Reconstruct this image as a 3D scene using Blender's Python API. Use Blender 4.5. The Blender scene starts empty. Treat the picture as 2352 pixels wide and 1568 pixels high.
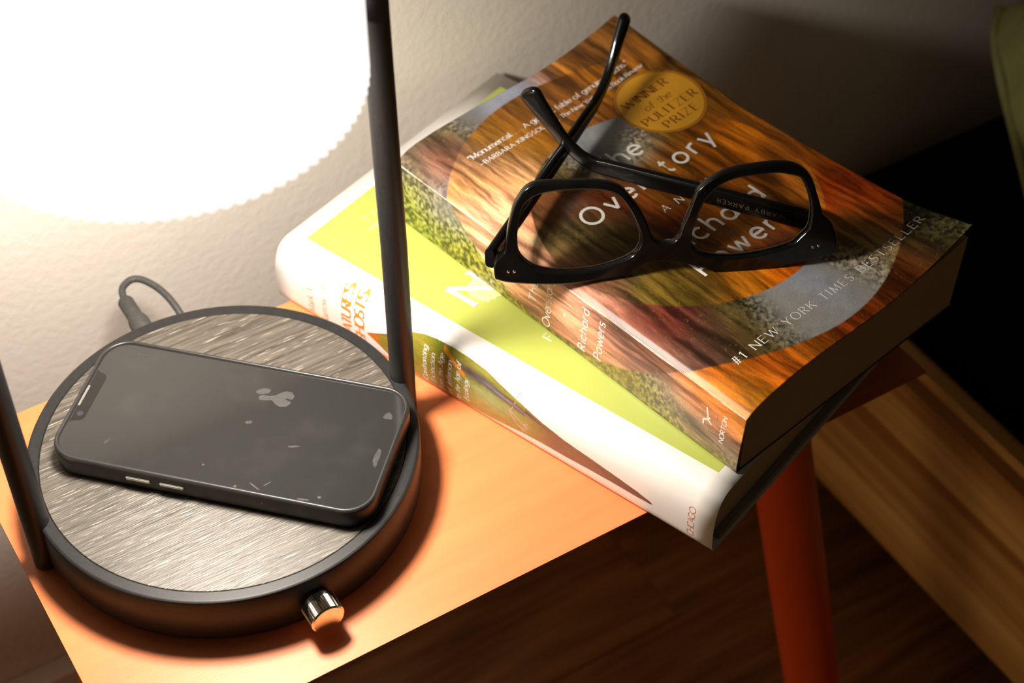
import bpy, bmesh, math, random
import numpy as np
from mathutils import Vector, Matrix
random.seed(7)
R = math.radians
scene = bpy.context.scene
col = scene.collection

# ------------------------------------------------------------------ camera
cam_d = bpy.data.cameras.new('camera'); cam = bpy.data.objects.new('camera', cam_d); col.objects.link(cam)
cam_d.sensor_width = 36.0; cam_d.sensor_fit = 'HORIZONTAL'
cam_d.lens = 3971.1 / 2352 * 36.0
cam_d.clip_start = 0.02
yaw, pitch = -0.5515, 0.8022
fw = Vector((-math.sin(yaw)*math.cos(pitch), math.cos(yaw)*math.cos(pitch), -math.sin(pitch)))
rt = Vector((math.cos(yaw), math.sin(yaw), 0)); up = rt.cross(fw)
m = Matrix((rt, up, -fw)).transposed().to_4x4(); m.translation = (0, 0, 0.5628)
cam.matrix_world = m
cam_d.dof.use_dof = True; cam_d.dof.focus_distance = 0.695; cam_d.dof.aperture_fstop = 9.0
scene.camera = cam

# ------------------------------------------------------------------ world, room light, exposure
w = bpy.data.worlds.new('room_world'); scene.world = w; w.use_nodes = True
w.node_tree.nodes['Background'].inputs[0].default_value = (1.0, 0.72, 0.42, 1)
w.node_tree.nodes['Background'].inputs[1].default_value = 0.028
ld = bpy.data.lights.new('far_room_lamp', 'POINT'); lo = bpy.data.objects.new('far_room_lamp', ld); col.objects.link(lo)
lo.location = (-1.7, 0.22, -0.12); ld.energy = 27.0; ld.color = (1.0, 0.66, 0.36); ld.shadow_soft_size = 0.45
vs = scene.view_settings
vs.view_transform = 'Standard'; vs.look = 'None'; vs.gamma = 1.0; vs.exposure = 0.0; vs.use_curve_mapping = False
BULB_W = 1.70         # light of the lamp's bulb (in its builder below)
SHADE_L = 1.06       # glow of the lamp's shade

# ------------------------------------------------------------------ helpers
def srgb(*c):
    return tuple(((x/255)/12.92 if x/255 <= .04045 else ((x/255+.055)/1.055)**2.4) for x in c)

def mat(name, color=(.5,.5,.5), rough=.5, spec=.5, metal=0.0, coat=0.0, coat_rough=.1, bump=None, var=None, emit=None):
    """procedural material: base colour with noise variation, optional noise bump"""
    m = bpy.data.materials.new(name); m.use_nodes = True
    nt = m.node_tree; b = nt.nodes['Principled BSDF']
    b.inputs['Roughness'].default_value = rough
    b.inputs['Specular IOR Level'].default_value = spec
    b.inputs['Metallic'].default_value = metal
    b.inputs['Coat Weight'].default_value = coat
    b.inputs['Coat Roughness'].default_value = coat_rough
    c4 = (*color, 1)
    tc = nt.nodes.new('ShaderNodeTexCoord')
    if var:
        scale, amt = var[0], var[1]
        st = var[2] if len(var) > 2 else (1, 1, 1)
        mp = nt.nodes.new('ShaderNodeMapping'); mp.inputs['Scale'].default_value = st
        nt.links.new(tc.outputs['Object'], mp.inputs[0])
        n = nt.nodes.new('ShaderNodeTexNoise'); n.inputs['Scale'].default_value = scale; n.inputs['Detail'].default_value = 6
        nt.links.new(mp.outputs[0], n.inputs['Vector'])
        r = nt.nodes.new('ShaderNodeValToRGB')
        r.color_ramp.elements[0].position = .3; r.color_ramp.elements[1].position = .7
        r.color_ramp.elements[0].color = (*[x*(1-amt) for x in color], 1)
        r.color_ramp.elements[1].color = (*[min(1, x*(1+amt)) for x in color], 1)
        nt.links.new(n.outputs['Fac'], r.inputs[0]); nt.links.new(r.outputs[0], b.inputs['Base Color'])
    else:
        b.inputs['Base Color'].default_value = c4
    if bump:
        n2 = nt.nodes.new('ShaderNodeTexNoise'); n2.inputs['Scale'].default_value = bump[0]; n2.inputs['Detail'].default_value = 4
        st = bump[3] if len(bump) > 3 else (1, 1, 1)
        mp2 = nt.nodes.new('ShaderNodeMapping'); mp2.inputs['Scale'].default_value = st
        nt.links.new(tc.outputs['Object'], mp2.inputs[0]); nt.links.new(mp2.outputs[0], n2.inputs['Vector'])
        bp = nt.nodes.new('ShaderNodeBump'); bp.inputs['Strength'].default_value = bump[1]; bp.inputs['Distance'].default_value = bump[2]
        nt.links.new(n2.outputs['Fac'], bp.inputs['Height']); nt.links.new(bp.outputs[0], b.inputs['Normal'])
    if emit:
        b.inputs['Emission Color'].default_value = (*emit[0], 1); b.inputs['Emission Strength'].default_value = emit[1]
    return m

def ink(name, color, rough=.45):
    return mat(name, color, rough, .3, var=(900, .06))

def attr_mat(name, rough=.32, spec=.5, detail=900, amt=.25, coat=0.0):
    """printed surface: colour read from the mesh's print attribute, fine procedural mottling on top"""
    m = bpy.data.materials.new(name); m.use_nodes = True
    nt = m.node_tree; b = nt.nodes['Principled BSDF']
    a = nt.nodes.new('ShaderNodeAttribute'); a.attribute_name = 'print'
    tc = nt.nodes.new('ShaderNodeTexCoord')
    n = nt.nodes.new('ShaderNodeTexNoise'); n.inputs['Scale'].default_value = detail; n.inputs['Detail'].default_value = 5
    nt.links.new(tc.outputs['Object'], n.inputs['Vector'])
    r = nt.nodes.new('ShaderNodeMapRange'); r.inputs['From Min'].default_value = .25; r.inputs['From Max'].default_value = .75
    r.inputs['To Min'].default_value = 1-amt; r.inputs['To Max'].default_value = 1+amt
    nt.links.new(n.outputs['Fac'], r.inputs[0])
    mx = nt.nodes.new('ShaderNodeVectorMath'); mx.operation = 'SCALE'
    nt.links.new(a.outputs['Color'], mx.inputs[0]); nt.links.new(r.outputs[0], mx.inputs['Scale'])
    nt.links.new(mx.outputs[0], b.inputs['Base Color'])
    b.inputs['Roughness'].default_value = rough; b.inputs['Specular IOR Level'].default_value = spec
    b.inputs['Coat Weight'].default_value = coat
    return m

def link(o, parent=None):
    col.objects.link(o)
    if parent: o.parent = parent
    return o

def mesh_obj(name, verts, faces, m, parent=None, smooth=False):
    me = bpy.data.meshes.new(name); me.from_pydata([tuple(map(float, v)) for v in verts], [], faces)
    me.validate(); me.update()
    if m: me.materials.append(m)
    if smooth: me.polygons.foreach_set('use_smooth', [True]*len(me.polygons))
    return link(bpy.data.objects.new(name, me), parent)

def bm_obj(name, bm, m, parent=None, smooth=False, angle=None):
    bmesh.ops.recalc_face_normals(bm, faces=bm.faces)
    me = bpy.data.meshes.new(name); bm.to_mesh(me); bm.free()
    if m: me.materials.append(m)
    if smooth or angle:
        me.polygons.foreach_set('use_smooth', [True]*len(me.polygons))
        if angle: me.set_sharp_from_angle(angle=R(angle))
    return link(bpy.data.objects.new(name, me), parent)

def empty(name, loc=(0, 0, 0), label=None, cat=None, rot=None, group=None):
    o = bpy.data.objects.new(name, None); o.location = loc; o.empty_display_size = .02
    if rot: o.rotation_euler = rot
    link(o)
    if label: o['label'] = label; o['category'] = cat
    if group: o['group'] = group
    return o

def tag(o, label, cat):
    o['label'] = label; o['category'] = cat; return o

def box(bm, lo, hi):
    vs = [bm.verts.new((x, y, z)) for z in (lo[2], hi[2]) for y in (lo[1], hi[1]) for x in (lo[0], hi[0])]
    for f in ((0,1,3,2),(4,6,7,5),(0,4,5,1),(2,3,7,6),(0,2,6,4),(1,5,7,3)):
        bm.faces.new([vs[i] for i in f])

def lathe(profile, n=128, closed=False, center=(0, 0, 0)):
    """profile [(r,z)] revolved about z"""
    verts, faces = [], []
    k = len(profile)
    for i in range(n):
        a = 2*math.pi*i/n; c, s = math.cos(a), math.sin(a)
        for r, z in profile: verts.append((center[0]+r*c, center[1]+r*s, center[2]+z))
    for i in range(n):
        j = (i+1) % n
        for q in range(k-1): faces.append((i*k+q, j*k+q, j*k+q+1, i*k+q+1))
        if closed: faces.append((i*k+k-1, j*k+k-1, j*k, i*k))
    if not closed:
        if profile[0][0] > 0: faces.append(tuple(i*k for i in reversed(range(n))))
        if profile[-1][0] > 0: faces.append(tuple(i*k+k-1 for i in range(n)))
    return verts, faces

def tube(path, radius, n=16, caps=True, refup=None):
    """round (or radius list / (rx,ry) list) tube along a path of Vectors"""
    path = [Vector(p) for p in path]
    rad = radius if isinstance(radius, (list, tuple)) else [radius]*len(path)
    verts, faces = [], []
    prev = None
    for i, p in enumerate(path):
        t = (path[min(i+1, len(path)-1)] - path[max(i-1, 0)]).normalized()
        if refup is not None:
            a = Vector(refup).cross(t).normalized(); b = t.cross(a)
        else:
            if prev is None:
                a = t.orthogonal().normalized()
            else:
                a = (prev - t*prev.dot(t)).normalized()
            b = t.cross(a); prev = a
        rr = rad[i]; rx, ry = (rr if isinstance(rr, (list, tuple)) else (rr, rr))
        for k in range(n):
            th = 2*math.pi*k/n; c, s = math.cos(th), math.sin(th)
            if refup is not None:   # squarish section (superellipse)
                c = math.copysign(abs(c)**.55, c); s = math.copysign(abs(s)**.55, s)
            verts.append(p + a*(rx*c) + b*(ry*s))
    for i in range(len(path)-1):
        for k in range(n):
            faces.append((i*n+k, i*n+(k+1) % n, (i+1)*n+(k+1) % n, (i+1)*n+k))
    if caps:
        faces.append(tuple(reversed(range(n)))); faces.append(tuple((len(path)-1)*n+k for k in range(n)))
    return verts, faces

def smoothpath(pts, n=8):
    """Catmull-Rom through pts"""
    P = [Vector(p) for p in pts]; P = [P[0]*2-P[1]] + P + [P[-1]*2-P[-2]]
    out = []
    for i in range(1, len(P)-2):
        for k in range(n):
            t = k/n; a, b, c, d = P[i-1], P[i], P[i+1], P[i+2]
            out.append(.5*((2*b)+(c-a)*t+(2*a-5*b+4*c-d)*t*t+(3*b-a-3*c+d)*t**3))
    out.append(P[-2]); return out

def prism(bm, outline, z0, z1):
    a = [bm.verts.new((x, y, z0)) for x, y in outline]; b = [bm.verts.new((x, y, z1)) for x, y in outline]
    bm.faces.new(list(reversed(a))); bm.faces.new(b)
    n = len(a)
    for i in range(n): bm.faces.new((a[i], a[(i+1) % n], b[(i+1) % n], b[i]))

def rrect(w, h, r, n=8):
    out = []
    for cx, cy, a0 in ((w/2-r, h/2-r, 0), (-w/2+r, h/2-r, 90), (-w/2+r, -h/2+r, 180), (w/2-r, -h/2+r, 270)):
        for k in range(n+1):
            a = R(a0+90*k/n); out.append((cx+r*math.cos(a), cy+r*math.sin(a)))
    return out

# ---- value noise in numpy (for printed pictures)
_rng = np.random.RandomState(3); _G = _rng.rand(256, 256)
def vnoise(x, y):
    xi = np.floor(x).astype(int); yi = np.floor(y).astype(int); fx = x-xi; fy = y-yi
    fx = fx*fx*(3-2*fx); fy = fy*fy*(3-2*fy)
    g = lambda i, j: _G[i % 256, j % 256]
    return (g(xi, yi)*(1-fx)+g(xi+1, yi)*fx)*(1-fy)+(g(xi, yi+1)*(1-fx)+g(xi+1, yi+1)*fx)*fy
def fbm(x, y, o=4):
    s = 0; a = .5; t = 0
    for i in range(o):
        s = s+a*vnoise(x*2**i+17.3*i, y*2**i+5.1*i); t += a; a *= .55
    return s/t

# ------------------------------------------------------------------ stroke lettering
def arc(cx, cy, rx, ry, a0, a1, n=None):
    n = n or max(5, int(abs(a1-a0)/15))
    return [(cx+rx*math.cos(R(a0+(a1-a0)*i/n)), cy+ry*math.sin(R(a0+(a1-a0)*i/n))) for i in range(n+1)]
X = .47
GL = {
 'A': (.62, [[(0,0),(.31,.7)], [(.31,.7),(.62,0)], [(.12,.24),(.5,.24)]]),
 'B': (.47, [[(0,0),(0,.7)], [(0,.7)]+arc(.22,.53,.19,.17,90,-90)+[(0,.36)], [(0,.36)]+arc(.25,.18,.22,.18,90,-90)+[(0,0)]]),
 'C': (.62, [arc(.36,.35,.36,.36,48,312)]),
 'D': (.6, [[(0,0),(0,.7)], [(0,.7)]+arc(.2,.35,.38,.35,90,-90)+[(0,0)]]),
 'E': (.44, [[(0,0),(0,.7)], [(0,.7),(.42,.7)], [(0,.37),(.36,.37)], [(0,0),(.44,0)]]),
 'F': (.42, [[(0,0),(0,.7)], [(0,.7),(.42,.7)], [(0,.36),(.35,.36)]]),
 'G': (.68, [arc(.36,.35,.36,.36,48,322), [(.65,.13),(.65,.32)], [(.42,.33),(.68,.33)]]),
 'H': (.58, [[(0,0),(0,.7)], [(.58,0),(.58,.7)], [(0,.37),(.58,.37)]]),
 'I': (.04, [[(.02,0),(.02,.7)]]),
 'J': (.28, [[(.26,.7),(.26,.12)]+arc(.1,.12,.16,.14,0,-120)]),
 'K': (.52, [[(0,0),(0,.7)], [(.48,.7),(.02,.3)], [(.18,.44),(.52,0)]]),
 'L': (.42, [[(0,0),(0,.7)], [(0,0),(.42,0)]]),
 'M': (.74, [[(.05,0),(.08,.7)], [(.08,.7),(.37,.05)], [(.37,.05),(.66,.7)], [(.66,.7),(.69,0)]]),
 'N': (.6, [[(0,0),(0,.7)], [(0,.7),(.6,0)], [(.6,0),(.6,.7)]]),
 'O': (.72, [arc(.36,.35,.36,.36,90,450,30)]),
 'P': (.45, [[(0,0),(0,.7)], [(0,.7)]+arc(.23,.51,.21,.19,90,-90)+[(0,.32)]]),
 'R': (.5, [[(0,0),(0,.7)], [(0,.7)]+arc(.23,.52,.2,.18,90,-90)+[(0,.34)], [(.2,.34),(.5,0)]]),
 'S': (.42, [arc(.21,.53,.18,.17,35,265)+arc(.2,.18,.21,.185,88,-148)]),
 'T': (.54, [[(.27,0),(.27,.7)], [(0,.7),(.54,.7)]]),
 'U': (.56, [[(0,.7),(0,.25)]+arc(.28,.25,.28,.26,180,360)+[(.56,.7)]]),
 'V': (.6, [[(0,.7),(.3,0)], [(.3,0),(.6,.7)]]),
 'W': (.92, [[(0,.7),(.23,0)], [(.23,0),(.46,.68)], [(.46,.68),(.69,0)], [(.69,0),(.92,.7)]]),
 'X': (.56, [[(0,.7),(.56,0)], [(.56,.7),(0,0)]]),
 'Y': (.56, [[(0,.7),(.28,.33)], [(.28,.33),(.56,.7)], [(.28,.33),(.28,0)]]),
 'Z': (.5, [[(0,.7),(.5,.7)], [(.5,.7),(0,0)], [(0,0),(.5,0)]]),
 'a': (.44, [arc(.22,.235,.22,.235,90,450,24), [(.44,X),(.44,0)]]),
 'b': (.44, [[(0,.74),(0,0)], arc(.22,.235,.22,.235,90,450,24)]),
 'c': (.4, [arc(.235,.235,.235,.235,48,312)]),
 'd': (.44, [arc(.22,.235,.22,.235,90,450,24), [(.44,.74),(.44,0)]]),
 'e': (.46, [[(.01,.25),(.46,.25)]+arc(.235,.235,.225,.235,3,312)]),
 'f': (.28, [[(.1,0),(.1,.58)]+arc(.25,.58,.15,.16,180,75), [(0,X),(.26,X)]]),
 'g': (.44, [arc(.22,.235,.22,.235,90,450,24), [(.44,X),(.44,-.06)]+arc(.22,-.06,.22,.17,0,-150)]),
 'h': (.4, [[(0,0),(0,.74)], [(0,.26)]+arc(.2,.28,.2,.19,180,0)+[(.4,0)]]),
 'i': (.04, [[(.02,0),(.02,X)], [(.02,.61),(.02,.69)]]),
 'j': (.1, [[(.08,X),(.08,-.1)]+arc(-.02,-.1,.1,.1,0,-100), [(.08,.61),(.08,.69)]]),
 'k': (.38, [[(0,0),(0,.74)], [(.34,X),(.02,.2)], [(.13,.29),(.38,0)]]),
 'l': (.04, [[(.02,0),(.02,.74)]]),
 'm': (.66, [[(0,0),(0,X)], [(0,.28)]+arc(.165,.3,.165,.17,180,0)+[(.33,0)], [(.33,.28)]+arc(.495,.3,.165,.17,180,0)+[(.66,0)]]),
 'n': (.4, [[(0,0),(0,X)], [(0,.26)]+arc(.2,.28,.2,.19,180,0)+[(.4,0)]]),
 'o': (.48, [arc(.24,.235,.24,.24,90,450,26)]),
 'p': (.44, [[(0,X),(0,-.22)], arc(.22,.235,.22,.235,90,450,24)]),
 'r': (.26, [[(0,0),(0,X)], [(0,.28)]+arc(.2,.28,.2,.19,180,70)]),
 's': (.32, [arc(.16,.36,.14,.115,40,265)+arc(.155,.12,.16,.125,88,-145)]),
 't': (.28, [[(.11,.62),(.11,.12)]+arc(.24,.13,.13,.13,180,285), [(0,X),(.26,X)]]),
 'u': (.4, [[(0,X),(0,.19)]+arc(.2,.19,.2,.19,180,360), [(.4,X),(.4,0)]]),
 'v': (.44, [[(0,X),(.22,0)], [(.22,0),(.44,X)]]),
 'w': (.66, [[(0,X),(.165,0)], [(.165,0),(.33,.45)], [(.33,.45),(.495,0)], [(.495,0),(.66,X)]]),
 'x': (.4, [[(0,X),(.4,0)], [(.4,X),(0,0)]]),
 'y': (.44, [[(0,X),(.22,0)], [(.44,X),(.13,-.22)]]),
 '1': (.2, [[(0,.56),(.14,.7)], [(.14,.7),(.14,0)]]),
 '#': (.5, [[(.1,0),(.2,.7)], [(.3,0),(.4,.7)], [(.03,.25),(.47,.25)], [(.05,.47),(.49,.47)]]),
 '.': (.06, [[(.03,.0),(.03,.07)]]), ',': (.08, [[(.05,.07),(.0,-.12)]]),
 "'": (.06, [[(.04,.7),(.02,.52)]]), '`': (.2, [[(.05,.52),(.08,.7)], [(.15,.52),(.18,.7)]]),
 '"': (.2, [[(.05,.7),(.02,.52)], [(.17,.7),(.14,.52)]]), '-': (.55, [[(0,.25),(.55,.25)]]),
 '*': (.12, [[(.06,.18),(.06,.30)]]),
}
SERIF_A = (.42, [[(.05,.37)]+arc(.2,.31,.16,.16,140,0)+[(.36,0)], arc(.18,.125,.17,.14,90,450,20)])

def text2d(s, x0, y0, cap, width=None, thick=.075, thin=None, serif=False, italic=0.0, align='l', space=.30, gap=.13):
    """flat lettering -> (verts2d, faces).  baseline starts at (x0,y0); width fits the line by tracking"""
    k = cap/.7
    thin = thin if thin is not None else thick
    g = []
    for ch in s:
        if ch == ' ': g.append((space, [])); continue
        g.append(SERIF_A if (serif and ch == 'a') else GL[ch])
    tot = sum(a for a, _ in g)
    n = len(g)-1
    sp = gap
    if width is not None and n > 0: sp = (width/k - tot)/n
    full = (tot + sp*n)*k
    x = x0 if align == 'l' else (x0-full/2)
    V, F = [], []
    def quad(pts):
        b = len(V)
        for px, py in pts: V.append((x+(px+italic*py)*k, y0+py*k))
        F.append(tuple(range(b, b+len(pts))))
    for adv, strokes in g:
        for st in strokes:
            P = [np.array(p, float) for p in st]
            P = [p for i, p in enumerate(P) if i == 0 or np.linalg.norm(p-P[i-1]) > 1e-4]
            straight = len(P) == 2
            L, Rr = [], []
            for i, p in enumerate(P):
                d0 = P[i]-P[i-1] if i > 0 else P[1]-P[0]
                d1 = P[i+1]-P[i] if i < len(P)-1 else d0
                if np.linalg.norm(d0) < 1e-9: d0 = d1
                if np.linalg.norm(d1) < 1e-9: d1 = d0
                d0 = d0/np.linalg.norm(d0); d1 = d1/np.linalg.norm(d1)
                t = d0+d1; t = t/max(1e-6, np.linalg.norm(t))
                nrm = np.array([-t[1], t[0]])
                wd = math.hypot(thick*t[1], thin*t[0])
                if straight and thin != thick and abs(t[0]) > .25 and abs(t[1]) > .25:
                    wd = thick if t[0]*t[1] < 0 else thin*1.15
                mit = 1/max(.6, float(np.dot(t, d0)))
                L.append(p+nrm*wd/2*mit); Rr.append(p-nrm*wd/2*mit)
            for i in range(len(P)-1):
                quad([Rr[i], Rr[i+1], L[i+1], L[i]])
            if serif and adv > .05 or (serif and adv == .04):
                for i in ((0, -1) if True else ()):
                    p = P[i]; q = P[1] if i == 0 else P[-2]
                    d = p-q; d = d/max(1e-6, np.linalg.norm(d))
                    if abs(d[1]) > .6 and min(abs(p[1]-v) for v in (0, .7, .74, X, -.22)) < .015 and np.linalg.norm(p-q) > .15:
                        sl = .085 if p[1] in (0, .7) else .075
                        th = max(.035, thin*.8)
                        yy = p[1]-(th if d[1] > 0 else 0)
                        lx = p[0]-sl; rx = p[0]+sl
                        if p[1] in (.74, X) and d[1] > 0: rx = p[0]+thick/2
                        quad([(lx, yy), (rx, yy), (rx, yy+th), (lx, yy+th)])
        x += (adv+sp)*k
    return V, F

def lettering(name, lines, surf, m, parent, lift=.00006):
    """lines: list of text2d results; surf(x,y)->(point,normal).  One flat print following the surface."""
    V, F = [], []
    for v2, f2 in lines:
        b = len(V)
        for q, (x, y) in enumerate(v2):
            P, N = surf(x, y); V.append(P+N*(lift+2.5e-6*((q//4) % 9)))
        F += [tuple(i+b for i in f) for f in f2]
    return mesh_obj(name, V, F, m, parent)

# ------------------------------------------------------------------ setting: wall, floor
WALL_Y = 0.605; FLOOR_Z = -0.31
m_wall = mat('wall_paint', (.67, .63, .575), .85, .15, var=(14, .025), bump=(210, .35, .0012))
bm = bmesh.new(); box(bm, (-1.6, WALL_Y, FLOOR_Z), (2.2, WALL_Y+.1, 1.6))
wall = bm_obj('wall_back', bm, m_wall); wall['kind'] = 'structure'
bm = bmesh.new(); box(bm, (-1.6, WALL_Y-.014, FLOOR_Z), (2.2, WALL_Y-.0005, FLOOR_Z+.045))
bb = bm_obj('baseboard_back', bm, mat('baseboard_paint', (.75, .72, .67), .5)); bb['kind'] = 'structure'
bm = bmesh.new(); box(bm, (-1.6, -1.6, FLOOR_Z-.05), (2.2, WALL_Y, FLOOR_Z-.012))
floor = bm_obj('floor', bm, mat('subfloor', (.03, .018, .01), .9)); floor['kind'] = 'structure'
m_plank = mat('floor_wood', (.27, .12, .037), .42, .4, var=(9, .45, (1.2, 14, 14)), bump=(60, .15, .001, (1, 12, 12)))
k = 0
for j in range(18):
    y1 = WALL_Y-.015-j*.122; x = -1.6-random.random()*.6
    while x < 2.2:
        ln = .9+random.random()*.5
        a, b_ = max(x, -1.6), min(x+ln, 2.2); x += ln
        if b_-a < .05: continue
        bm = bmesh.new(); box(bm, (-(b_-a)/2+.0002, -.0608, 0), ((b_-a)/2-.0002, .0608, .012))
        bmesh.ops.bevel(bm, geom=bm.edges[:], offset=.0004, segments=1, affect='EDGES')
        o = bm_obj('plank', bm, m_plank, floor); o.location = ((a+b_)/2, y1-.061, FLOOR_Z-.012)

# ------------------------------------------------------------------ side table
XL, XR, YF, YB = .0507, .4335, .3498, .5402
m_orange = mat('orange_paint', (.76, .225, .078), .42, .4, var=(5, .07, (2, 30, 30)), bump=(240, .10, .0004, (1, 8, 8)))
m_red = mat('red_orange_paint', (.70, .085, .012), .38, .45, var=(7, .1))
t = empty('side_table', ((XL+XR)/2, (YF+YB)/2, FLOOR_Z), 'small orange painted side table standing against the white wall', 'table')
ox, oy, oz = t.location
bm = bmesh.new()
hx, hy = (XR-XL)/2, (YB-YF)/2
top = [bm.verts.new((s[0]*hx, s[1]*hy, -oz)) for s in ((-1,-1),(1,-1),(1,1),(-1,1))]
low = [bm.verts.new((s[0]*(hx-.03), s[1]*(hy-.03), -oz-.018)) for s in ((-1,-1),(1,-1),(1,1),(-1,1))]
bm.faces.new(top); bm.faces.new(list(reversed(low)))
for a, b_ in ((top, low),):
    for i in range(4): bm.faces.new((a[i], b_[i], b_[(i+1) % 4], a[(i+1) % 4]))
bmesh.ops.bevel(bm, geom=[e for e in bm.edges if all(abs(v.co.z+oz) < 1e-6 for v in e.verts)], offset=.0009, segments=3, affect='EDGES')
bm_obj('tabletop', bm, m_orange, t, angle=30)
for sx, sy in ((1, -1), (-1, -1), (1, 1), (-1, 1)):
    cx, cy = (XL+XR)/2, (YF+YB)/2
    tp = Vector((cx+sx*(.3886-cx), cy+sy*abs(.4063-cy), -.016)); bt = Vector((cx+sx*(.4111-cx), cy+sy*abs(.3316-cy), FLOOR_Z))
    v, f = tube([tp, tp.lerp(bt, .5), bt], [.0152, .0150, .0138], 40)
    mesh_obj('leg', [Vector(q)-Vector((ox, oy, oz)) for q in v], f, m_red, t, True).data.set_sharp_from_angle(angle=R(40))

# ------------------------------------------------------------------ bed: rail, mattress, pillow
m_pine = bpy.data.materials.new('pine_wood'); m_pine.use_nodes = True
nt = m_pine.node_tree; pb = nt.nodes['Principled BSDF']; pb.inputs['Roughness'].default_value = .5
tc = nt.nodes.new('ShaderNodeTexCoord'); mp = nt.nodes.new('ShaderNodeMapping'); mp.inputs['Scale'].default_value = (6, 1.1, 34)
n1 = nt.nodes.new('ShaderNodeTexNoise'); n1.inputs['Scale'].default_value = 1.6; n1.inputs['Detail'].default_value = 3; n1.inputs['Distortion'].default_value = .4
rp = nt.nodes.new('ShaderNodeValToRGB'); rp.color_ramp.elements[0].position = .36; rp.color_ramp.elements[0].color = (.34, .15, .03, 1)
rp.color_ramp.elements[1].position = .62; rp.color_ramp.elements[1].color = (.74, .45, .15, 1)
nt.links.new(tc.outputs['Object'], mp.inputs[0]); nt.links.new(mp.outputs[0], n1.inputs['Vector']); nt.links.new(n1.outputs['Fac'], rp.inputs[0]); nt.links.new(rp.outputs[0], pb.inputs['Base Color'])
BX = .515
bed = empty('bed_frame', (BX+.45, -.3, FLOOR_Z), 'pine bed frame with a wide grained side rail beside the orange table', 'bed')
def bedpart(name, lo, hi, bev=.004):
    bm = bmesh.new(); b0 = bed.location
    box(bm, [lo[i]-b0[i] for i in range(3)], [hi[i]-b0[i] for i in range(3)])
    bmesh.ops.bevel(bm, geom=bm.edges[:], offset=bev, segments=2, affect='EDGES')
    return bm_obj(name, bm, m_pine, bed, angle=40)
bedpart('side_rail', (BX, -1.35, -.266), (BX+.024, .574, -.120), .008)
bedpart('side_rail', (BX+.876, -1.35, -.266), (BX+.9, .574, -.120), .008)
bedpart('head_rail', (BX+.02, .576, -.266), (BX+.88, .600, -.155))
for x in (BX+.03, BX+.87):
    for y in (.545, -1.32): bedpart('leg', (x-.02, y-.02, FLOOR_Z), (x+.02, y+.02, -.20))
for i in range(12): bedpart('slat', (BX+.024, .42-i*.15, -.235), (BX+.876, .50-i*.15, -.218), .002)
m_black = mat('black_bedding', (.0022, .0020, .0018), .95, .02, var=(60, .3))
bm = bmesh.new(); box(bm, (-.424, -.96, 0), (.424, .955, .085))
bmesh.ops.bevel(bm, geom=bm.edges[:], offset=.018, segments=5, affect='EDGES')
mt = bm_obj('mattress', bm, m_black, None, True); mt.location = (BX+.45, -.36, -.218)
mt.location.y = -.36
tag(mt, 'low black covered mattress lying inside the pine bed frame', 'mattress')
# olive pillow lying on the mattress: puffed sheet with a flat hem along its edge
m_olive = mat('olive_cotton', (.235, .235, .085), .9, .1, var=(40, .12), bump=(500, .25, .0006))
PW_, PH_ = .62, .38
def pillow_mesh():
    nx, ny = 60, 36; V, F = [], []
    for s in (1, -1):
        for j in range(ny+1):
            for i in range(nx+1):
                a, b_ = i/nx*2-1, j/ny*2-1
                ca, cb = max(0, 1-a*a), max(0, 1-b_*b_)
                hgt = .082*ca**.42*cb**.46
                wr = .004*math.sin(a*23+b_*9)*math.exp(-6*cb)*ca + .004*math.sin(b_*17+a*5)*math.exp(-5*ca)*cb
                xx = a*PW_/2*(1-.03*cb*(1-ca)-.05*b_**4*a**4); yy = b_*PH_/2*(1-.05*ca-.05*a**4*b_**4)
                V.append((xx, yy, s*(hgt+.0010)+wr))
    q = (nx+1)*(ny+1)
    for s in (0, 1):
        for j in range(ny):
            for i in range(nx):
                f = (j*(nx+1)+i, j*(nx+1)+i+1, (j+1)*(nx+1)+i+1, (j+1)*(nx+1)+i)
                F.append(tuple(v+s*q for v in (f if s == 0 else f[::-1])))
    for i in range(nx):
        F.append((i+1, i, i+q, i+1+q)); o = ny*(nx+1); F.append((o+i, o+i+1, o+i+1+q, o+i+q))
    for j in range(ny):
        F.append((j*(nx+1), (j+1)*(nx+1), (j+1)*(nx+1)+q, j*(nx+1)+q)); o = nx
        F.append(((j+1)*(nx+1)+o, j*(nx+1)+o, j*(nx+1)+o+q, (j+1)*(nx+1)+o+q))
    return V, F
v, f = pillow_mesh()
pil = empty('pillow', (.8440, .2705, -.0485), 'olive green cotton pillow propped on the black mattress by the wall', 'pillow', rot=(0, 0, R(-35)))
mesh_obj('pillow_cover', v, f, m_olive, pil, True)
def pil_edge(a, b_):
    ca, cb = max(0, 1-a*a), max(0, 1-b_*b_)
    return (a*PW_/2*(1-.03*cb*(1-ca)-.05*b_**4*a**4), b_*PH_/2*(1-.05*ca-.05*a**4*b_**4), .0)
per = [(-1+2*i/20, -1) for i in range(20)]+[(1, -1+2*i/14) for i in range(14)]+[(1-2*i/20, 1) for i in range(20)]+[(-1, 1-2*i/14) for i in range(15)]
hv, hf = tube([pil_edge(*q) for q in per], .0032, 10, False)
mesh_obj('piping', hv, hf, m_olive, pil, True)

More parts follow.
